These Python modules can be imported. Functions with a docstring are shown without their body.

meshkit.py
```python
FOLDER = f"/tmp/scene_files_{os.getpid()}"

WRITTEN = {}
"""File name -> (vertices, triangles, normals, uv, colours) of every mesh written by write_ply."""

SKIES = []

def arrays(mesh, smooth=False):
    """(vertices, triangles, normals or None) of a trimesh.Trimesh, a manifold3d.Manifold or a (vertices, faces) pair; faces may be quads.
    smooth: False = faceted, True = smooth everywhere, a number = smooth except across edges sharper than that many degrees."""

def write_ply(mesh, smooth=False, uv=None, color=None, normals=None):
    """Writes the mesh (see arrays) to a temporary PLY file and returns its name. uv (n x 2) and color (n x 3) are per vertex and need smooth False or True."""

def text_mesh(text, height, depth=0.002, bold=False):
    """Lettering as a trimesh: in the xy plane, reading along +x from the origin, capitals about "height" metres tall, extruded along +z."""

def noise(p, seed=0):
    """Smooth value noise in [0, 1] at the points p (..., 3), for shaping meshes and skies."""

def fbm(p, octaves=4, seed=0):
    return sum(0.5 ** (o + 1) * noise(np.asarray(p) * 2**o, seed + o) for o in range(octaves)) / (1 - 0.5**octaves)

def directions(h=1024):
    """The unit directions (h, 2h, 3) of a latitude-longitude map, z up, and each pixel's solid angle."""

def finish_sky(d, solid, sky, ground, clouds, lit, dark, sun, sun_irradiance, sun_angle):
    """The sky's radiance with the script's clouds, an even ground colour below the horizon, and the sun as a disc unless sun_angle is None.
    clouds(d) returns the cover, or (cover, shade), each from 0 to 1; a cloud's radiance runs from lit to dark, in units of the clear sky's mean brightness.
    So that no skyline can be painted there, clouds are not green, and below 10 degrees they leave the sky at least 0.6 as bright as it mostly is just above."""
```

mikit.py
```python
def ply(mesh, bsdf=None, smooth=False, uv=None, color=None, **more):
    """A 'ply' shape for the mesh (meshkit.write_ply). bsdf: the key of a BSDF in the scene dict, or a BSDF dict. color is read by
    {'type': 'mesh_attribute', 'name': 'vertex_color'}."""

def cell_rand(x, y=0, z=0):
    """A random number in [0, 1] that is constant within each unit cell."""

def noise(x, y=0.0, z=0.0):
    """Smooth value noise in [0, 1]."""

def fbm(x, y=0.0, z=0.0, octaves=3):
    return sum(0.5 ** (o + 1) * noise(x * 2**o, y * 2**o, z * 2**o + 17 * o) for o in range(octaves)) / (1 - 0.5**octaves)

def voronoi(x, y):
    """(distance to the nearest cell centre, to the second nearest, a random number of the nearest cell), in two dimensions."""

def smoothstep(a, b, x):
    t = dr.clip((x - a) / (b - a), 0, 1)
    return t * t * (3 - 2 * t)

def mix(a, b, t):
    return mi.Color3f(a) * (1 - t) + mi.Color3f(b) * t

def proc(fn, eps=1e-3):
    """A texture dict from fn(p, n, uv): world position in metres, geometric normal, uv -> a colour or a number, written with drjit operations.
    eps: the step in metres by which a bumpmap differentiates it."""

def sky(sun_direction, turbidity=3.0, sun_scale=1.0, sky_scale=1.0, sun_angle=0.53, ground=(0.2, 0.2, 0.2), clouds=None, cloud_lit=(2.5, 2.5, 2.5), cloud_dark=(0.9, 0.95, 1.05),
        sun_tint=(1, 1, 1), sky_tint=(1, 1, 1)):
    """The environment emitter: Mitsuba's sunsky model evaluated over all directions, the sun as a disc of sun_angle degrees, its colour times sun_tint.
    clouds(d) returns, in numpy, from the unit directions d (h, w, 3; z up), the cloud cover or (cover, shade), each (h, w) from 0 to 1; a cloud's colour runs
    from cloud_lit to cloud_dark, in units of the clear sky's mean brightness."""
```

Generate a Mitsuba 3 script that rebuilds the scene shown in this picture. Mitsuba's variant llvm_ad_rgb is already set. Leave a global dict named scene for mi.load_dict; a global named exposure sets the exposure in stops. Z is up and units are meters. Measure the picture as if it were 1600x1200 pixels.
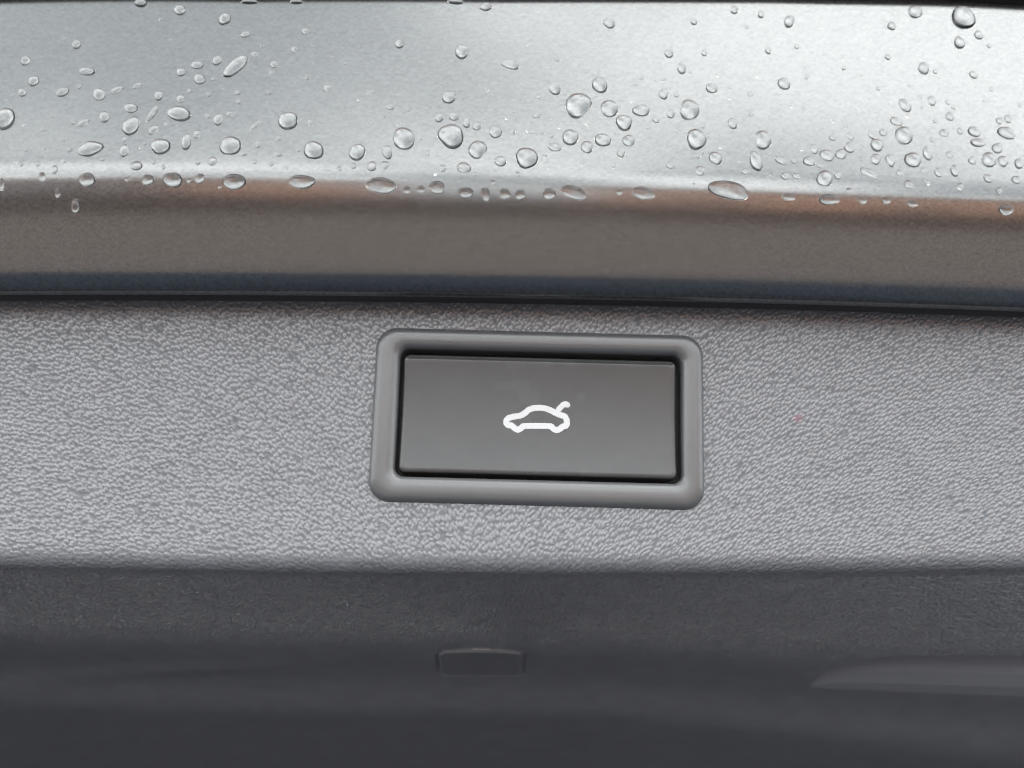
import math
import numpy as np
import trimesh
import manifold3d
import mitsuba as mi
import drjit as dr
import mikit
import meshkit
from scipy.spatial import cKDTree
from scipy.ndimage import map_coordinates, gaussian_filter
from scipy.interpolate import LinearNDInterpolator, CubicSpline
from shapely.geometry import LineString, Polygon
from shapely.ops import unary_union

T = mi.ScalarTransform4f
rng = np.random.default_rng(7)
scene, labels = {}, {}

# ------------------------------------------------------------------ camera, sky, exposure
PITCH = math.radians(15.0)        # the phone looks up at the raised tailgate
D = 225.0                         # mm from the lens to the close button
CP, SP = math.cos(PITCH), math.sin(PITCH)


def world(p):
    """Tailgate millimetres (x right, y away from the viewer, z up along the view) -> metres; the button is at the origin, the ground 1.75 m below."""
    p = np.asarray(p, float)
    return np.stack([p[..., 0], p[..., 1] * CP - p[..., 2] * SP, p[..., 1] * SP + p[..., 2] * CP], -1) * 0.001


eye, aim = world([0, -D, 0]), world([0, 0, 0])
FOV = 50.03
scene["camera"] = {"type": "thinlens", "fov": FOV, "aperture_radius": 0.0022, "focus_distance": 0.221, "near_clip": 0.01, "far_clip": 500.0,
                   "to_world": T().look_at(origin=eye.tolist(), target=aim.tolist(), up=world([0, 0, 1]).tolist())}
F_PX = 800 / math.tan(math.radians(FOV) / 2)


def clouds(d):
    """A broken overcast: the whole sky is cloud, thinner and brighter in patches."""
    q = d / np.maximum(d[..., 2:3] + 0.35, 0.05)
    n = meshkit.fbm(np.stack([q[..., 0] * 2.854 + 59.898, q[..., 1] * 2.854 + 5.743, q[..., 2] * 0 + 3], -1), 5, 6)
    return np.ones(n.shape), np.clip(1 - (n - 0.33) / 0.36 + 0.55 * np.clip(0.55 - d[..., 2], 0, 1), 0, 1)


scene["sky"] = mikit.sky([0.25, 0.6, 0.75], turbidity=3, sun_scale=0.1, sun_angle=40, ground=(0.17, 0.16, 0.15), clouds=clouds,
                         cloud_lit=(2.2, 2.24, 2.24), cloud_dark=(0.77, 0.82, 0.86))
exposure = 4.8


# ------------------------------------------------------------------ helpers
def put(key, mesh, bsdf, smooth=False, **kw):
    n, k = key, 0
    while n in scene:
        k += 1
        n = f"{key}_{k:03d}"
    scene[n] = mikit.ply(mesh, bsdf, smooth=smooth, **kw)
    return n


def tag(key, label=None, category=None, group=None, kind=None):
    labels[key] = {k: v for k, v in dict(label=label, category=category, group=group, kind=kind).items() if v}


def grid_faces(r, c, keep=None, wrap=False):
    i, j = np.meshgrid(np.arange(r - 1), np.arange(c if wrap else c - 1), indexing="ij")
    j1 = (j + 1) % c
    q = np.stack([i * c + j, i * c + j1, (i + 1) * c + j1, (i + 1) * c + j], -1)
    if keep is not None:
        q = q[keep]
    q = q.reshape(-1, 4)
    return np.vstack([q[:, [0, 1, 2]], q[:, [0, 2, 3]]])


def two(b):
    return {"type": "twosided", "bsdf": b}


def rgb(*c):
    return {"type": "rgb", "value": list(c)}


# ------------------------------------------------------------------ materials
def paint_colour(p, n, uv):
    a = mikit.noise(p.x * 2500, p.y * 2500, p.z * 2500)
    b = mikit.noise(p.x * 1500 + 9, p.y * 1500, p.z * 1500)
    return mikit.mix((0.004, 0.004, 0.004), (0.084, 0.087, 0.086), 0.55 * a + 0.45 * b)


def lining_colour(p, n, uv):
    k = mikit.noise(p.x * 300, p.y * 300, p.z * 300)
    base = mikit.mix((0.120, 0.1255, 0.1345), (0.140, 0.1465, 0.157), k)
    # a small pinkish smudge on the plastic to the right of the button
    d = dr.sqrt(dr.square(p.x - 0.0588) + dr.square(p.z + 0.0066) * 1.4) + 0.0009 * (mikit.noise(p.x * 1700, p.z * 1700, 3.0) - 0.5)
    return dr.lerp(base, mi.Color3f(0.2, 0.10, 0.12), 0.6 * (1 - mikit.smoothstep(0.0004, 0.0014, d)))


def button_colour(p, n, uv):
    k = mikit.fbm(p.x * 160, p.y * 160 + 4, p.z * 160, 4)
    f = mikit.smoothstep(0.62, 0.8, mikit.noise(p.x * 420, 2.0, p.z * 420)) * mikit.smoothstep(0.5, 0.7, mikit.noise(p.x * 90, 7.0, p.z * 90))
    return mikit.mix((0.032, 0.032, 0.033), (0.043, 0.043, 0.043), k) * 0.95 + mi.Color3f(0.006) * f


def asphalt_colour(p, n, uv):
    k = mikit.fbm(p.x * 1.3, p.y * 1.3, 0.0, 4)
    f = mikit.noise(p.x * 60, p.y * 60, 0.0)
    return mikit.mix((0.010, 0.016, 0.028), (0.024, 0.036, 0.058), 0.7 * k + 0.3 * f)


scene["mat_flake"] = {"type": "principled", "base_color": mikit.proc(paint_colour), "metallic": 0.9, "roughness": 0.33, "specular": 0.5}
scene["mat_coat"] = {"type": "roughconductor", "material": "none", "distribution": "ggx", "alpha": 0.03, "specular_reflectance": rgb(0.47, 0.475, 0.472)}
scene["mat_paint"] = two({"type": "blendbsdf", "weight": 0.3, "bsdf_0": {"type": "ref", "id": "mat_flake"}, "bsdf_1": {"type": "ref", "id": "mat_coat"}})
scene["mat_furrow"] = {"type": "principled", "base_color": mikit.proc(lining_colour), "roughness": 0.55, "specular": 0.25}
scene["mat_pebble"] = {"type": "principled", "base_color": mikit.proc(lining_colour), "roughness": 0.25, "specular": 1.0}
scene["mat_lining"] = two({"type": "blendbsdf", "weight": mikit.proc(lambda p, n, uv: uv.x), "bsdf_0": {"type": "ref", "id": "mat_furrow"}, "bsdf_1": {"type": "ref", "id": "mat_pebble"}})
scene["mat_smooth_plastic"] = two({"type": "principled", "base_color": rgb(0.155, 0.162, 0.174), "roughness": 0.45, "specular": 0.5})
scene["mat_cap"] = two({"type": "principled", "base_color": rgb(0.115, 0.12, 0.13), "roughness": 0.4, "specular": 0.5})
scene["mat_bezel"] = two({"type": "principled", "base_color": rgb(0.07, 0.072, 0.074), "roughness": 0.33, "specular": 0.95})
scene["mat_button"] = two({"type": "principled", "base_color": mikit.proc(button_colour), "roughness": 0.33, "specular": 0.65})
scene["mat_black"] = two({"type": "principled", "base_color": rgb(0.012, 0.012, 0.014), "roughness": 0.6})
scene["mat_symbol"] = two({"type": "principled", "base_color": rgb(0.5, 0.505, 0.505), "roughness": 0.5})
scene["mat_water"] = {"type": "dielectric", "int_ior": 1.333, "ext_ior": 1.0}
scene["mat_paving"] = two({"type": "diffuse", "reflectance": rgb(0.195, 0.17, 0.164)})
scene["mat_asphalt"] = two({"type": "principled", "base_color": mikit.proc(asphalt_colour), "roughness": 0.55, "specular": 0.4})

# ------------------------------------------------------------------ the setting: the yard below
a = np.linspace(0, 2 * np.pi, 64, endpoint=False)
ring = np.stack([np.cos(a), np.sin(a), 0 * a], -1)
yard_v = np.vstack([[[0, 0, 0]]] + [ring * r for r in (1.5, 5, 20, 80, 300)])
yard_f = [[0, 1 + i, 1 + (i + 1) % 64] for i in range(64)]
for k in range(4):
    for i in range(64):
        p0, p1 = 1 + k * 64 + i, 1 + k * 64 + (i + 1) % 64
        yard_f += [[p0, p0 + 64, p1 + 64], [p0, p1 + 64, p1]]
yard_v[:, 2] = -1.75
put("ground", (yard_v, np.array(yard_f)), "mat_asphalt")
yard_p = np.array([[-60, -2.7, -1.744], [60, -2.7, -1.744], [60, -60, -1.744], [-60, -60, -1.744]])
put("pavement", (yard_p, np.array([[0, 2, 1], [0, 3, 2]])), "mat_paving")
tag("pavement", "pale beige paving beyond the dark tarmac behind the car", kind="structure")
tag("ground", "dark wet tarmac far below the raised tailgate", kind="structure")



def hull_box(x0, x1, y0, y1, z0, z1, r=0.03):
    m = manifold3d.Manifold.batch_hull([manifold3d.Manifold.sphere(r, 16).translate([x, y, z]) for x in (x0 + r, x1 - r) for y in (y0 + r, y1 - r) for z in (z0 + r, z1 - r)])
    return m


# the car that the tailgate belongs to: bumper and open boot, unseen below the frame, placed to darken the underside
scene["mat_body"] = two({"type": "principled", "base_color": rgb(0.028, 0.032, 0.04), "metallic": 0.6, "roughness": 0.3})
scene["mat_carpet"] = two({"type": "diffuse", "reflectance": rgb(0.02, 0.02, 0.022)})
put("car_body__bumper", hull_box(-0.88, 0.88, -0.2, 0.24, -1.42, -0.98, 0.06), "mat_body", smooth=35)
put("car_body__boot_floor", hull_box(-0.62, 0.62, 0.06, 1.4, -1.12, -1.04, 0.02), "mat_carpet", smooth=35)
put("car_body__seat_back", hull_box(-0.62, 0.62, 1.3, 1.45, -1.1, -0.35, 0.03), "mat_carpet", smooth=35)
put("car_body__side_panel", hull_box(-0.86, -0.62, 0.1, 1.6, -1.2, -0.35, 0.05), "mat_body", smooth=35)
put("car_body__side_panel", hull_box(0.62, 0.86, 0.1, 1.6, -1.2, -0.35, 0.05), "mat_body", smooth=35)
put("car_body__roof", hull_box(-0.68, 0.68, 0.75, 2.2, -0.32, -0.26, 0.02), "mat_body", smooth=35)
tag("car_body", "unseen dark open boot and bumper of the car under the raised tailgate", "car")

# what stands across the yard behind the viewer and is mirrored in the panel's lip
scene["mat_brick"] = two({"type": "diffuse", "reflectance": rgb(0.74, 0.40, 0.27)})
scene["mat_roof"] = two({"type": "diffuse", "reflectance": rgb(0.17, 0.12, 0.105)})
scene["mat_render"] = two({"type": "diffuse", "reflectance": rgb(0.25, 0.22, 0.235)})
scene["mat_timber"] = two({"type": "diffuse", "reflectance": rgb(0.085, 0.062, 0.056)})
scene["mat_white"] = two({"type": "diffuse", "reflectance": rgb(0.7, 0.69, 0.67)})
scene["mat_pane"] = two({"type": "principled", "base_color": rgb(0.03, 0.035, 0.04), "roughness": 0.08, "specular": 0.6})


def house(key, x0, x1, y, eaves, ridge, wall, label):
    put(key + "__wall", hull_box(x0, x1, y - 7, y, -1.8, eaves, 0.01), wall)
    rvv = np.array([[x0 - .3, y + .4, eaves], [x1 + .3, y + .4, eaves], [x1 + .3, y - 3.5, ridge], [x0 - .3, y - 3.5, ridge], [x0 - .3, y - 7.4, eaves], [x1 + .3, y - 7.4, eaves]])
    put(key + "__roof", (rvv, np.array([[0, 1, 2], [0, 2, 3], [3, 2, 5], [3, 5, 4], [0, 3, 4], [1, 5, 2], [0, 4, 5], [0, 5, 1]])), "mat_roof")
    for wx in np.arange(x0 + 1.4, x1 - 1, 3.4):
        k = put(key + "__window", hull_box(wx - 0.6, wx + 0.6, y - 0.05, y + 0.06, -0.5, 0.5, 0.01), "mat_white")
        put(k + "__pane", hull_box(wx - 0.52, wx + 0.52, y + 0.03, y + 0.075, -0.43, 0.43, 0.005), "mat_pane")
    tag(key, label, "house")


house("brick_house", 1.7, 12.5, -14.5, 2.0, 2.9, "mat_brick", "long low red brick house mirrored at the right of the lower paint")
house("brick_annex", -5.0, -2.6, -14.0, 1.7, 2.3, "mat_brick", "narrow red brick annex mirrored at the left of the lower paint")
house("rendered_house", -16.0, -5.6, -16.0, 1.6, 3.0, "mat_render", "grey rendered house mirrored at the far left of the lower paint")
for n_, (x0, x1) in enumerate(((-5.2, 1.0), (1.0, 7.0), (7.0, 13.5), (-15.0, -5.4))):
    for q in np.arange(x0, x1 - 0.3, 1.5):
        put(f"timber_fence_{n_:03d}__board_panel" if n_ else "timber_fence__board_panel", hull_box(q, min(q + 1.46, x1), -10.06, -10.0, -1.7, (-0.3, -0.45, -0.15, -0.4)[n_], 0.01), "mat_timber")
for n_, t_ in enumerate(("middle", "inner right", "outer right", "left")):
    tag(f"timber_fence_{n_:03d}" if n_ else "timber_fence", f"dark timber fence along the paving, {t_} stretch", "fence")


# ------------------------------------------------------------------ the tailgate: profiles
def angle_profile(knots, step):
    """Integrates a profile from (arc length mm, tilt deg) knots: tilt 0 faces the viewer squarely, positive leans back, -90 faces down."""
    s_k, n_k = np.array(knots, float).T
    s = np.unique(np.concatenate([np.arange(a, b, st) for a, b, st in step] + [[step[-1][1]]]))
    fine = np.arange(s_k[0], s_k[-1] + 0.02, 0.02)
    n = np.radians(np.interp(fine, s_k, n_k))
    k = int(0.7 / 0.02) | 1
    n = np.convolve(np.pad(n, k // 2, mode="edge"), np.ones(k) / k, "valid")
    y = np.concatenate([[0], np.cumsum(np.sin(n))[:-1]]) * 0.02
    z = np.concatenate([[0], np.cumsum(np.cos(n))[:-1]]) * 0.02
    return s, np.interp(s, fine, y), np.interp(s, fine, z), np.interp(s, fine, n)


def sway(px_x, px_dy):
    """A gentle sideways curve of an edge, in mm, from how far it drops along the panel."""
    c = np.polyfit((np.array(px_x) - 800) / 7.62, -np.array(px_dy, float) / 7.62, 3)
    d = np.polyder(c)

    def f(x):
        xc = np.clip(x, -108, 108)
        return np.polyval(c, xc) + np.polyval(d, xc) * (x - xc) * 0.6
    return f


BOW = 2600.0      # mm, the tailgate's plan curvature
COLS = (0, 400, 800, 1200, 1600)
gap_sway = sway(COLS, (-6, -5, 0, 8, 20))
crease_sway = sway(COLS, (-12, -11, 0, 13, 24))
fold_sway = sway(COLS, (-7, -2, 0, 0, -3))

# painted outer panel: from the rolled lower lip up over the crease
PA_KNOTS = [(-9, -112), (0, -108), (0.9, -82), (1.6, -60), (3.0, -36), (4.6, -24), (6.4, -12), (9, -8.5), (14, -6), (20, 0), (24.2, 5), (26.4, 12), (29.4, 19.0), (44, 20.5), (76, 22.5), (120, 28), (420, 36)]
pa_s, pa_y, pa_z, pa_n = angle_profile(PA_KNOTS, [(-9, 10, 0.25), (10, 36, 0.4), (36, 100, 0.8), (100, 420, 6)])
k0 = np.argmin(pa_z)
pa_y += -2.2 - pa_y[k0]           # the lip stands about 7 mm proud of the lining
pa_z += 17.4 - pa_z[k0]


def panel(u, s, h=0.0):
    """Point of the painted panel at u mm across, s mm up from the lip, h mm proud of it."""
    u, s = np.broadcast_arrays(np.asarray(u, float), np.asarray(s, float))
    y, z, n = (np.interp(s, pa_s, v) for v in (pa_y, pa_z, pa_n))
    t = np.clip((s - 3) / 26.0, 0, 1)
    sw = gap_sway(u) * (1 - t) + crease_sway(u) * t
    return np.stack([u, y + u * u / (2 * BOW) + h * -np.cos(n), z + sw + h * np.sin(n)], -1)


def to_px(p):
    return np.stack([800 + F_PX * p[..., 0] / (p[..., 1] + D), 600 - F_PX * p[..., 2] / (p[..., 1] + D)], -1)


cols = np.concatenate([np.linspace(-520, -125, 24)[:-1], np.arange(-125, 125.1, 1.25), np.linspace(125, 520, 24)[1:]])
U, S = np.meshgrid(cols, pa_s)
v = panel(U, S)
front = v.reshape(-1, 3)
put("tailgate__outer_panel", (world(front), grid_faces(*U.shape)), "mat_paint", smooth=True)

# added black tube that stands in for the dark gap behind the lip
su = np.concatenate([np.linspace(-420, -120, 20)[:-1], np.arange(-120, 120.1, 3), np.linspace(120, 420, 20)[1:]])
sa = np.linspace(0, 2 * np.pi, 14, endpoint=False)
gap_shade = np.stack([np.stack([su, su ** 2 / (2 * BOW) + 0.4 + 1.3 * np.cos(q), 17.75 + gap_sway(su) + 1.3 * np.sin(q)], -1) for q in sa], 1)
put("tailgate__gap_shade", (world(gap_shade.reshape(-1, 3)), grid_faces(len(su), len(sa), wrap=True)), "mat_black", smooth=True)
tag("tailgate__gap_shade", "added thin black strip standing in for the dark gap under the painted lip")

# black plastic strip along the panel's upper edge, its lower edge just reaching the frame
strip = [(0.0, -0.6), (0.0, 1.6), (0.25, 2.4), (0.9, 2.9), (2.0, 3.0), (14, 3.0), (30, 3.0)]
us = np.arange(-420, 420.1, 4.0)
edge = np.interp(us, [-420, -109, -55, 0, 55, 90, 101, 112, 420], [68.8, 69.2, 68.8, 70.2, 72.7, 73.6, 73.6, 73.3, 73.0])
sv = np.stack([panel(us, edge + ds, hh) for ds, hh in strip])
put("tailgate__upper_trim", (world(sv.reshape(-1, 3)), grid_faces(len(strip), len(us))), "mat_black", smooth=40)
tag("tailgate__upper_trim", "black plastic strip along the top edge of the paint")

# ------------------------------------------------------------------ plastic lining with its leather grain
LI_KNOTS = [(-150, -58), (0, -58), (32, -58), (44, -45), (60, -55), (88, -57), (118.2, -56), (119.2, -54), (123.4, 13), (126, 17), (152, 12), (188, 6)]
FOLD_S = 121.0
li_s, li_y, li_z, li_n = angle_profile(LI_KNOTS, [(-150, 55, 2.5), (55, 68, 0.5), (68, 190, 0.21)])
k0 = np.argmin(np.abs(li_s - FOLD_S))
FACE_TILT = math.radians(12)
li_z += -li_z[k0] - 36.6
li_y += -np.interp(-7.25, li_z[k0:], li_y[k0:]) + 0.05      # the button's middle lies at y 0

FACE_MID = float(np.interp(-7.25, li_z[k0:], li_s[k0:]))
ROLL = math.radians(-1.55)
_pts_ext = (-135, 135, -10, 215)


def run_dir(x, s):
    """The way the pebbles run slightly long: towards the middle of the tailgate's underside."""
    dx, ds = -x, 80.0 - s
    L = np.hypot(dx, ds) + 1e-6
    return dx / L, ds / L


def make_grain():
    """Leather grain height on a fine raster: domed pebbles of about 1.1 mm with furrows between them."""
    x0, x1, y0, y1 = _pts_ext
    c = 0.93
    gx, gy = np.meshgrid(np.arange(x0, x1, c), np.arange(y0, y1, c))
    seeds = np.stack([gx, gy], -1).reshape(-1, 2) + rng.uniform(-0.5, 0.5, (gx.size, 2)) * c
    lift = rng.uniform(0.5, 1.0, len(seeds))
    st = 0.12
    xx, yy = np.meshgrid(np.arange(x0, x1, st), np.arange(y0, y1, st))
    w = np.stack([meshkit.noise(np.stack([xx * 0.9, yy * 0.9, 0 * xx + k], -1), k) for k in (1, 2)], -1) - 0.5
    q = (np.stack([xx, yy], -1) + 0.3 * w).reshape(-1, 2)
    _, idx = cKDTree(seeds).query(q, k=9, workers=-1)
    ax, ay = run_dir(q[:, 0], q[:, 1])
    v = seeds[idx] - q[:, None]
    along, across = v[..., 0] * ax[:, None] + v[..., 1] * ay[:, None], v[..., 1] * ax[:, None] - v[..., 0] * ay[:, None]
    d = np.hypot(along / 1.7, across * 1.28)
    o = np.argsort(d, 1)[:, :2]
    r = np.arange(len(q))
    d0, d1, near = d[r, o[:, 0]], d[r, o[:, 1]], idx[r, o[:, 0]]
    e = np.clip((d1 - d0) / 0.30, 0, 1)
    h = (0.8 * e ** 0.7 + 0.6 * (1 - (d0 / 0.62) ** 2) * lift[near]).reshape(xx.shape)
    h += 0.2 * (meshkit.fbm(np.stack([xx * 1.7, yy * 1.7, 0 * xx], -1), 3, 5) - 0.5)
    return gaussian_filter(h, 0.45), st


GRAIN, GSTEP = make_grain()


def grain(x, s):
    return map_coordinates(GRAIN, [(s - _pts_ext[2]) / GSTEP, (x - _pts_ext[0]) / GSTEP], order=1, mode="nearest")


def lining(u, s, h=0.0):
    u, s = np.broadcast_arrays(np.asarray(u, float), np.asarray(s, float))
    y, z, n = (np.interp(s, li_s, v) for v in (li_y, li_z, li_n))
    t = np.clip((u - 10) / 95.0, 0, 1.6)
    h = h + 0.40 * 40 * (1 - np.exp(-np.maximum(117 - s, 0) / 40)) * t * t / (0.35 + t)      # the underside turns towards the viewer at the right
    return np.stack([u, y + u * u / (2 * BOW) - h * np.cos(n), z + fold_sway(u) + h * np.sin(n)], -1)


# the oblong grip pocket at the right of the underside: rim nearest to the viewer at s_hi(x), far end at s_lo
GRIP_L, GRIP_R = 71.6, 190.0


def grip_far(u):
    return 63.4 + 0.12 * (np.clip(u, 60, 125) - 72)


def grip_near(u):
    t = np.clip((u - GRIP_L) / 20.0, 0, 1)
    t2 = np.clip((GRIP_R - u) / 22.0, 0, 1)
    return grip_far(u) + 1.5 + 18.0 * np.sqrt(np.clip(t * (2 - t), 0, 1)) ** 1.0 * np.sqrt(t2 * (2 - t2))


CAP_U, CAP_S, CAP_W, CAP_H = -7.5, 67.3, 20.5, 17.0


def in_cap(u, s, grow=0.0):
    r = 2.2
    dx = np.maximum(np.abs(u - CAP_U) - CAP_W / 2 - grow + r, 0)
    ds = np.maximum(np.abs(s - CAP_S + 0.014 * (u - CAP_U) ** 2 * (s > CAP_S)) - CAP_H / 2 - grow + r, 0)
    return np.hypot(dx, ds) - r


lcols = np.concatenate([np.linspace(-520, -118, 30)[:-1], np.arange(-118, 118.01, 0.21), np.linspace(118, 520, 40)[1:]])
U, S = np.meshgrid(lcols, li_s)
amp = 0.15 * (1 + 0.9 * np.clip((119 - S) / 3, 0, 1)) * np.clip((S - 65) / 26, 0, 1) * np.clip((124 - np.abs(U)) / 6, 0, 1)
g_ = grain(U, S)
gloss = np.clip((g_ - 0.38) / 0.62, 0, 1) * (amp > 0.01) + 0.45 * (amp <= 0.01)     # pebble tops glossy, furrows matt by height, standing in for furrow shade
h = amp * (g_ - 0.6)
h += -1.2 * np.clip(1 - np.abs(in_cap(U, S)) / 0.55, 0, 1)                                 # groove around the cover
bulge = np.exp(-((S - (64.8 - 0.0018 * (U + 30) ** 2)) / 4.5) ** 2) * np.clip((-40 - U) / 25, 0, 1)
h += 0.4 * bulge                                                                          # soft swage line at the left
mid = lambda m: (m[:-1, :-1] + m[1:, 1:]) / 2
um, sm = mid(U), mid(S)
inside = (um > GRIP_L) & (um < GRIP_R) & (sm < grip_near(um)) & (sm > grip_far(um))
fa = (um - 5.4) * math.cos(ROLL) + (sm - FACE_MID) * math.sin(ROLL)
fb = -(um - 5.4) * math.sin(ROLL) + (sm - FACE_MID) * math.cos(ROLL)
inside |= (np.abs(fa) < 31.5) & (np.abs(fb) < 15.2)
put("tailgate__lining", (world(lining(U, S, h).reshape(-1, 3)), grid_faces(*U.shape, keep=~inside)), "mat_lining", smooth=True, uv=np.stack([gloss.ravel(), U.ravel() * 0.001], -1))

# grip pocket: a smooth scoop
gu = np.concatenate([GRIP_L + 22 * np.linspace(0, 1, 40) ** 1.6, np.linspace(GRIP_L + 22, GRIP_R - 22, 30)[1:], GRIP_R - 22 * np.linspace(1, 0, 40)[1:] ** 1.6])
gt = np.linspace(0, 1, 50)
GU, GT = np.meshgrid(gu, gt)
near = grip_near(GU) + 0.3
GS = grip_far(GU) - 0.4 + (near - grip_far(GU) + 0.4) * GT
prof = np.interp(GT, [0, 0.2, 0.4, 0.65, 0.86, 0.95, 1.0], [0.06, -0.2, -1.3, -4.2, -7.2, -7.3, 0.0])
ends = np.clip((GU - GRIP_L) / 8, 0, 1) * np.clip((GRIP_R - GU) / 14, 0, 1)
gh = prof * np.sqrt(ends)
put("tailgate__lining__grip_recess", (world(lining(GU, GS, gh).reshape(-1, 3)), grid_faces(*GU.shape)), "mat_smooth_plastic", smooth=True)
tag("tailgate__lining__grip_recess", "smooth scooped grip recess in the dark underside at right")

# small cover plate of the underside
cu = np.linspace(-CAP_W / 2 - 0.2, CAP_W / 2 + 0.2, 60)
cs = np.linspace(-CAP_H / 2 - 0.6, CAP_H / 2 + 0.2, 44)
CU, CS = np.meshgrid(CAP_U + cu, CAP_S + cs)
dcap = in_cap(CU, CS)
ch = 0.35 - 1.6 * np.clip((dcap + 0.75) / 0.6, 0, 1) ** 2
put("tailgate__lining__cover_cap", (world(lining(CU, CS, ch).reshape(-1, 3)), grid_faces(*CU.shape)), "mat_cap", smooth=True)
tag("tailgate__lining__cover_cap", "small rounded cover cap set in the dark underside")

# ------------------------------------------------------------------ button frame, close button and its symbol
BO = np.array([5.3, math.tan(FACE_TILT) * 0.0 - 0.1, -7.25])
EV0 = np.array([0, math.sin(FACE_TILT), math.cos(FACE_TILT)])
EN = np.array([0, -math.cos(FACE_TILT), math.sin(FACE_TILT)])
EU0 = np.array([1.0, 0, 0])
EU = math.cos(ROLL) * EU0 + math.sin(ROLL) * EV0
EV = -math.sin(ROLL) * EU0 + math.cos(ROLL) * EV0


def on_face(a, b, h):
    a, b, h = np.broadcast_arrays(*(np.asarray(q, float) for q in (a, b, h)))
    return world(BO + a[..., None] * EU + b[..., None] * EV + h[..., None] * EN)


def rrect(w, hh, r, m=14, side=10):
    """A rounded rectangle as an open ring of points, the same number whatever the size."""
    pts = []
    for k, (sx, sy) in enumerate(((1, 1), (-1, 1), (-1, -1), (1, -1))):
        t = np.linspace(k * np.pi / 2, (k + 1) * np.pi / 2, m)
        pts.append(np.stack([sx * (w / 2 - r) + r * np.cos(t), sy * (hh / 2 - r) + r * np.sin(t)], -1))
    out = []
    for k in range(4):
        out.append(pts[k])
        e0, e1 = pts[k][-1], pts[(k + 1) % 4][0]
        out.append(e0 + (e1 - e0) * np.linspace(0, 1, side + 2)[1:-1, None])
    return np.vstack(out)


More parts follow.
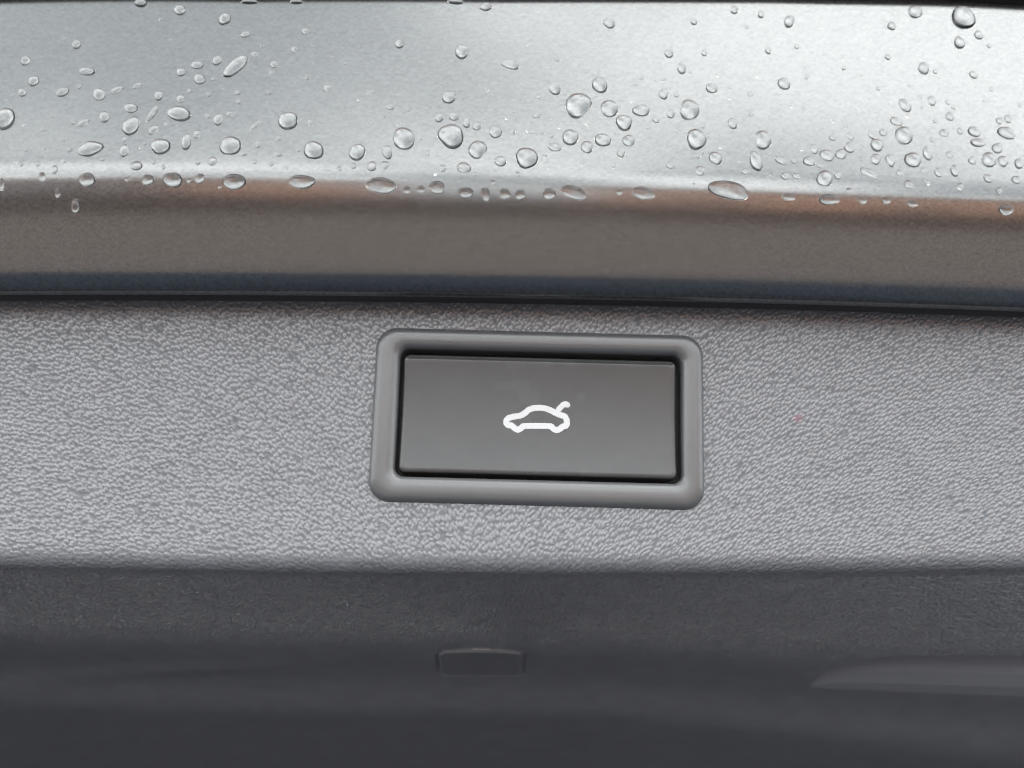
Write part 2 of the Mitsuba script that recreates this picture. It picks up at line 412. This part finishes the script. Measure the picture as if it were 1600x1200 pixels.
outer = rrect(67.8, 36.3, 4.3) + [0, 0.35]
inner = rrect(58.2, 26.6, 1.9) + [0.3, 0.75]
tq = 0.5 - 0.5 * np.cos(np.linspace(0, np.pi, 46))
prof2 = np.vstack([[[0, -0.6], [0, -0.1]], np.stack([tq, 0.1 + 1.6 * (1 - np.abs(2 * tq - 1) ** 2.6) ** 0.5], -1), [[1, -0.1], [1, -0.6], [1, -4.5]]])
rings = []
for t, hh in prof2:
    o = outer * (1 - t) + inner * t
    rings.append(on_face(o[:, 0], o[:, 1], hh))
rv = np.vstack(rings)
put("tailgate__button_frame", (rv, grid_faces(len(prof2), len(outer), wrap=True)), "mat_bezel", smooth=True)

well = rrect(58.4, 26.8, 2.0) + [0.3, 0.75]
wv = np.vstack([on_face(well[:, 0], well[:, 1], -4.4), on_face(0.3, 0.45, -4.4)[None]])
n = len(well)
put("tailgate__button_frame__well", (wv, np.array([[i, (i + 1) % n, n] for i in range(n)])), "mat_black")

# button: a plate with a chamfered top edge, its lower edge standing further out
BW, BH, BC = 56.3, 24.6, np.array([0.15, 0.68])
def face_height(a, b):
    """Height of the dished button face above the lining, at a, b from the frame's middle."""
    t = (b - BC[1]) / (BH / 2)
    return 0.2 - 0.3 * t + 0.75 * t * t - 0.3


levels = [(0.0, -3.6, -3.9), (0.0, -0.35, -0.6), (0.08, -0.12, -0.52), (0.3, 0.02, -0.4), (0.55, 0.1, -0.22), (0.8, 0.14, -0.02), (0.95, 0.15, 0.12), (1.1, 0.15, 0.15)]
brings = []
ro = rrect(BW, BH, 1.3)
for inset, hh, ht in levels:
    o = rrect(BW - 2 * inset, BH - 2 * inset, max(1.3 - inset * 0.6, 0.5))
    top = np.clip((o[:, 1] - (BH / 2 - inset - 0.5)) / 0.4, 0, 1)          # a wider chamfer along the top edge
    base = face_height(o[:, 0] + BC[0], o[:, 1] + BC[1]) - 0.15
    brings.append(on_face(o[:, 0] + BC[0], o[:, 1] + BC[1], base + hh * (1 - top) + ht * top))
last_o = rrect(BW - 2.2, BH - 2.2, 0.64)
nb = len(ro)
bv = np.vstack(brings)
bf = grid_faces(len(levels), nb, wrap=True)
# face sheet: rings shrinking to the middle, slightly dished
dish = []
for q in np.linspace(1, 0.0, 25)[1:]:
    o = last_o * q + BC
    dish.append(on_face(o[:, 0], o[:, 1], face_height(o[:, 0], o[:, 1])))
bv = np.vstack([bv] + dish)
bf = grid_faces(len(levels) + len(dish), nb, wrap=True)
put("tailgate__close_button", (bv, bf), "mat_button", smooth=40)


SYM = [(310, 612), (308, 575), (340, 528), (420, 508), (545, 488), (600, 452), (660, 400), (735, 372), (820, 366), (915, 374), (1000, 404), (1080, 446), (1150, 478),
       (1232, 502), (1258, 560), (1262, 620), (1245, 652), (1190, 662), (1150, 700), (1100, 722), (1050, 700), (1005, 652), (572, 652), (540, 690), (490, 716), (440, 690), (392, 642), (345, 645), (310, 612)]
LID = [(1135, 392), (1190, 330), (1240, 304), (1272, 322)]
CUT = [(1090, 372), (1170, 425)]


def sym_mm(pts):
    p = np.array(pts, float) / 10 + [760, 600]
    return (p - [840.5, 655.0]) * [1, -1] / 7.66 * [1, 1.02]


def rounded(p, closed):
    for _ in range(3):
        a_, b_ = p[:-1], p[1:]
        q_ = np.stack([0.86 * a_ + 0.14 * b_, 0.14 * a_ + 0.86 * b_], 1).reshape(-1, 2)
        p = np.vstack([q_, q_[:1]]) if closed else np.vstack([p[:1], q_, p[-1:]])
    return p


body = LineString(rounded(sym_mm(SYM), True)).buffer(0.61, join_style="round")
lid = LineString(rounded(sym_mm(LID), False)).buffer(0.57, join_style="round")
rot = lambda g: g
shape = unary_union([body, lid]).buffer(0.05).buffer(-0.05)
# into the frame's own axes (it stands rolled)
c_, s_ = math.cos(-ROLL), math.sin(-ROLL)
mesh = trimesh.creation.extrude_polygon(shape, 0.05, engine="earcut") if shape.geom_type == "Polygon" else trimesh.util.concatenate([trimesh.creation.extrude_polygon(g, 0.05, engine="earcut") for g in shape.geoms])
mesh = mesh.subdivide_to_size(1.2)
sx, sy, sz = mesh.vertices.T
sx, sy = sx * c_ - sy * s_, sx * s_ + sy * c_
# sample the dish at the ring shape so that the symbol lies on it
put("tailgate__close_button__symbol", trimesh.Trimesh(on_face(sx, sy, face_height(sx, sy) + sz + 0.02), mesh.faces, process=False), "mat_symbol")
tag("tailgate__close_button__symbol", "white outline of a car with its boot lid open")
tag("tailgate", "raised grey tailgate edge with wet paint above, grained plastic lining and a close button", "tailgate")

# ------------------------------------------------------------------ water drops on the paint
inv = None


def build_inverse():
    u, s = np.meshgrid(np.arange(-118, 118.1, 2.0), np.concatenate([np.arange(4, 40, 0.5), np.arange(40, 92, 1.5)]))
    px = to_px(panel(u, s)).reshape(-1, 2)
    return LinearNDInterpolator(px, np.stack([u.ravel(), s.ravel()], -1))


inv = build_inverse()


def drop(x, y, w, hh, rot=0.0, tail=0.0, flat=1.0):
    """A bead of water on the panel: outline w by hh, turned rot degrees, drawn out to a tail; follows the panel's curve."""
    c = inv([[x, min(max(y, -2), 460)]])[0]
    ax = inv([[x + 4, y], [x, y - 4 if y > 4 else y + 4]])
    mm_x = np.linalg.norm(ax[0] - c) / 4
    mm_y = np.linalg.norm(ax[1] - c) / 4
    big = max(w, hh)
    na = 40 if big > 20 else 28 if big > 12 else 20
    nr = 12 if big > 20 else 8
    t = np.linspace(0, 2 * np.pi, na, endpoint=False)
    r = np.ones(na)
    ph = rng.uniform(0, 6.28, 4)
    for k in (2, 3, 4):
        r += rng.uniform(0.01, (0.09, 0.06, 0.025)[k - 2]) * np.cos(k * t + ph[k - 2])
    ex, ey = np.cos(t) * r, np.sin(t) * r
    if tail:
        ey = ey * (1 - 0.55 * np.clip(ex, 0, 1) ** 1.0 * tail)
        ex = np.where(ex > 0, ex * (1 + 0.45 * tail), ex)
    a = math.radians(rot)
    ex, ey = ex * w / 2, ey * hh / 2
    ex, ey = ex * math.cos(a) - ey * math.sin(a), ex * math.sin(a) + ey * math.cos(a)
    ox, oy = ex * mm_x, ey * mm_y
    hmax = 0.41 * min(w * mm_x, hh * mm_y) * flat * rng.uniform(0.7, 1.1)
    q = np.sin(np.linspace(0, 1, nr) * np.pi / 2)
    P = [panel(c[0], c[1], hmax)[None]]
    for k in range(1, nr):
        hz = hmax * (1 - q[k] ** 2.3) ** 0.62
        P.append(panel(c[0] + ox * q[k], c[1] + oy * q[k], hz))
    P.append(panel(c[0] + ox * 0.97, c[1] + oy * 0.97, -0.16))
    P.append(panel(c[0], c[1], -0.16)[None])
    vv = world(np.vstack(P))
    f = [[0, 1 + (i + 1) % na, 1 + i] for i in range(na)]
    for k in range(nr - 1):
        b0, b1 = 1 + k * na, 1 + (k + 1) * na
        for i in range(na):
            j = (i + 1) % na
            f += [[b0 + i, b0 + j, b1 + j], [b0 + i, b1 + j, b1 + i]]
    b0, e = 1 + (nr - 1) * na, len(vv) - 1
    f += [[e, b0 + i, b0 + (i + 1) % na] for i in range(na)]
    m = trimesh.Trimesh(vv, np.array(f), process=False)
    if m.volume < 0:
        m.invert()
    return m


NAMED = [
    (8, 186, 30, 34, 0, 0, "round water drop cut by the left edge of the photo"),
    (368, 104, 46, 20, 42, 0, "slender leaf-shaped water drop slanting up to the right on the upper left paint"),
    (280, 178, 38, 22, -4, 0, "wide half-moon water drop above the row along the crease at left"),
    (204, 198, 26, 27, 58, 0.7, "teardrop of water with its tail drawn up to the right, left of the half-moon drop"),
    (140, 233, 38, 22, 14, 0.6, "broad teardrop of water resting on the crease at far left"),
    (251, 229, 34, 22, 0, 0, "shallow bowl-shaped water drop on the crease, right of the broad teardrop"),
    (360, 228, 32, 30, 0, 0, "plump round water drop just above the crease, fourth big one from the left edge"),
    (450, 189, 31, 28, 15, 0, "lone round water drop standing high between the left cluster and the middle"),
    (490, 235, 32, 28, 0, 0, "round water drop touching the crease below the lone round drop"),
    (631, 217, 34, 34, 0, 0, "large perfectly round water drop left of the biggest bead in the middle"),
    (705, 213, 42, 36, 8, 0, "biggest rounded water bead in the middle above the orange reflection"),
    (746, 234, 28, 27, 0, 0, "round water drop just below right of the biggest middle bead"),
    (823, 247, 33, 34, 0, 0, "large round water drop sitting across the crease above the button"),
    (903, 165, 40, 36, 25, 0.15, "large lopsided water drop with a pointed top right of the middle"),
    (952, 170, 27, 25, 0, 0, "round water drop directly right of the lopsided drop"),
    (975, 192, 25, 25, 0, 0, "round water drop diagonally below right of the lopsided drop's neighbour"),
    (937, 133, 25, 23, 0, 0, "round water drop above right of the lopsided drop"),
    (1077, 172, 31, 29, 0, 0, "large round water drop under the bright cloud reflection, upper of two"),
    (1088, 218, 31, 31, 0, 0, "large round water drop under the bright cloud reflection, lower of two"),
    (1138, 297, 66, 28, -8, 0, "widest flat puddle of water below the crease on the brown reflection"),
    (1192, 219, 26, 28, 0, 0, "round water drop alone right of the two large drops under the cloud reflection"),
    (1505, 28, 36, 34, 0, 0, "dark rimmed large round water drop near the top right corner"),
    (1430, 19, 22, 16, -20, 0, "oval water drop left of the dark rimmed drop near the top right corner"),
    (596, 290, 46, 26, 4, 0, "wide sagging water drop below the crease, left of the orange reflection's middle"),
    (896, 301, 40, 22, -15, 0, "wide slanting water drop below the crease above the button's right half"),
    (1005, 302, 36, 20, -10, 0, "ragged wide water drop below the crease above the frame's right corner"),
    (366, 284, 36, 26, 0, 0, "wide water drop hanging below the crease under the plump round drop"),
    (472, 284, 42, 22, 0, 0, "wide flattened water drop on the orange reflection at left"),
    (797, 101, 29, 14, -15, 0, "flat oval water drop alone on the upper middle paint"),
    (722, 81, 20, 25, -20, 0, "upright oval water drop alone on the upper middle paint"),
    (1288, 279, 24, 25, 0, 0, "round water drop just below the crease right of the wide flat puddle"),
    (118, 322, 14, 22, 0, 0, "lowest water drop on the paint, alone on the brown band at far left"),
]
PLAIN = [
    (351, 30, 20, 18), (281, 16, 17, 16), (312, 124, 18, 16), (155, 148, 19, 18), (53, 127, 16, 16), (98, 144, 20, 14, 30), (339, 95, 14, 14), (308, 102, 20, 12), (283, 113, 14, 12),
    (205, 169, 21, 14, -5), (163, 183, 14, 18), (238, 178, 26, 10, 62), (183, 141, 20, 10, 20), (215, 134, 16, 8, 25), (248, 150, 14, 14), (282, 155, 12, 12), (341, 187, 15, 18), (291, 222, 16, 24),
    (194, 236, 14, 18), (240, 203, 18, 11, 35), (131, 192, 18, 10, 30), (400, 196, 22, 7, 42), (136, 112, 26, 12, -10), (40, 95, 14, 14), (35, 145, 13, 12), (120, 70, 14, 14), (384, 54, 15, 9, 10),
    (461, 77, 12, 8), (478, 49, 14, 10), (512, 138, 15, 12, 15), (398, 85, 10, 8), (428, 101, 11, 11), (332, 252, 14, 14), (213, 259, 20, 14), (136, 281, 26, 22), (231, 281, 18, 18), (270, 281, 30, 24),
    (312, 279, 16, 16), (66, 277, 12, 16), (85, 265, 10, 14), (3, 288, 10, 20), (90, 302, 9, 14), (380, 240, 10, 8), (403, 226, 9, 10), (485, 192, 11, 10), (308, 210, 12, 12), (100, 217, 8, 8),
    (83, 180, 8, 8), (435, 241, 12, 8), (220, 5, 20, 12), (390, 3, 26, 8), (463, 3, 20, 8), (558, 238, 26, 26), (605, 238, 16, 22, 25), (774, 206, 22, 18), (782, 252, 19, 16), (701, 152, 22, 20),
    (709, 182, 17, 13), (686, 184, 14, 14), (745, 197, 14, 14), (729, 192, 13, 16), (759, 11, 20, 12), (624, 69, 14, 14), (579, 145, 16, 8, 25), (610, 167, 12, 10), (712, 3, 26, 8), (952, 37, 18, 15),
    (866, 138, 17, 24, 30), (1002, 173, 27, 18), (1048, 178, 12, 14), (1025, 187, 12, 10), (1037, 147, 16, 16), (891, 215, 26, 24), (867, 230, 20, 14), (942, 219, 26, 20), (917, 230, 20, 18), (982, 220, 18, 18),
    (970, 238, 12, 20), (838, 180, 14, 10), (837, 206, 28, 8, -5), (800, 205, 12, 10), (1045, 84, 14, 14), (725, 262, 22, 16), (691, 263, 12, 12), (581, 260, 14, 16), (601, 258, 14, 12), (683, 293, 24, 22),
    (728, 301, 22, 18), (759, 304, 14, 22), (789, 303, 18, 16), (813, 304, 16, 16), (858, 303, 20, 18), (636, 297, 12, 12), (658, 296, 12, 12), (968, 300, 10, 10), (1048, 258, 14, 12), (1065, 107, 14, 18),
    (1118, 247, 20, 20), (1094, 267, 16, 14), (1181, 252, 20, 30, 18), (1112, 138, 20, 14), (1225, 131, 20, 18), (1145, 193, 16, 16), (1172, 147, 10, 8), (1173, 178, 8, 8), (1233, 34, 20, 15, 50), (1147, 16, 12, 12),
    (1084, 34, 10, 12), (1189, 23, 10, 12), (1200, 79, 10, 12), (1100, 83, 9, 10), (1393, 41, 12, 14), (1499, 67, 18, 18), (1529, 55, 13, 14), (1443, 107, 17, 18), (1387, 89, 9, 10), (1521, 117, 13, 12),
    (1414, 165, 22, 16, -40), (1456, 158, 13, 14), (1400, 190, 20, 12, -30), (1484, 182, 12, 14), (1412, 212, 26, 26), (1426, 250, 24, 24), (1370, 227, 20, 20), (1449, 240, 14, 22, 10), (1368, 249, 16, 16), (1391, 251, 13, 20, 15),
    (1522, 206, 20, 16, -15), (1572, 208, 27, 18, -10), (1528, 223, 26, 12), (1545, 250, 22, 22), (1558, 232, 16, 16), (1567, 252, 14, 18), (1592, 256, 14, 16), (1327, 231, 17, 15, -30), (1314, 241, 17, 16), (1292, 243, 24, 16, -30),
    (1272, 233, 12, 16, 20), (1264, 252, 20, 14), (1220, 251, 18, 12, -15), (1241, 251, 10, 10), (1301, 215, 12, 10), (1329, 213, 10, 14, 30), (1361, 210, 10, 14, 30), (1380, 207, 12, 12), (1357, 270, 28, 11, -22), (1227, 275, 14, 12),
    (1244, 275, 12, 10), (1309, 274, 12, 12), (1164, 268, 10, 10), (1492, 267, 14, 18), (1519, 251, 12, 12), (1500, 292, 12, 12), (1420, 288, 14, 12), (1466, 270, 12, 14), (1295, 312, 34, 16), (1232, 308, 20, 12),
    (1348, 313, 14, 12), (1385, 313, 14, 12), (1425, 318, 16, 12), (1572, 328, 24, 18), (1544, 279, 14, 14), (1588, 281, 16, 12), (1561, 298, 10, 12), (1327, 297, 9, 8), (1484, 242, 11, 10), (1475, 208, 14, 12),
    (1500, 205, 10, 10), (1562, 189, 12, 10), (1575, 186, 12, 12), (1405, 270, 10, 8), (1442, 266, 9, 8),
]
taken = []
for x, y, w, hh, r, tail, text in NAMED:
    k = put("water_drop", drop(x, y, w, hh, r, tail, 0.75 if max(w, hh) > 1.7 * min(w, hh) else 1.0), "mat_water", smooth=50)
    tag(k, text, "water drop", "water drops on the paint")
    taken.append((x, y, max(w, hh)))
for d in PLAIN:
    k = put("water_drop", drop(*d), "mat_water", smooth=50)
    zone = ("in the row hanging just below the crease" if d[1] > 262 else "cut by or near the top edge of the photo" if d[1] < 60 else "in the left third of the wet paint above the crease" if d[0] < 530
            else "in the middle third of the wet paint above the crease" if d[0] < 1060 else "in the crowded right third of the wet paint above the crease")
    tag(k, "small clear water droplet " + zone, "water drop", "small water droplets " + zone)
    taken.append((d[0], d[1], max(d[2], d[3])))
# the finest spray between them
made = 0
while made < 150:
    x, y = rng.uniform(4, 1596), 14 + 282 * rng.beta(2.3, 1.2)
    w = rng.uniform(4.5, 8.5)
    if min(np.hypot(x - a, y - b) - c / 2 for a, b, c in taken) < w / 2 + 3:
        continue
    half = ", left of the button's middle" if x < 840 else ", right of the button's middle"
    k = put("water_drop", drop(x, y, w, w * rng.uniform(0.7, 1.15), rng.uniform(-40, 40)), "mat_water", smooth=50)
    tag(k, "tiny speck of water between larger drops" + half, "water drop", "fine water specks on the paint" + half)
    taken.append((x, y, w))
    made += 1
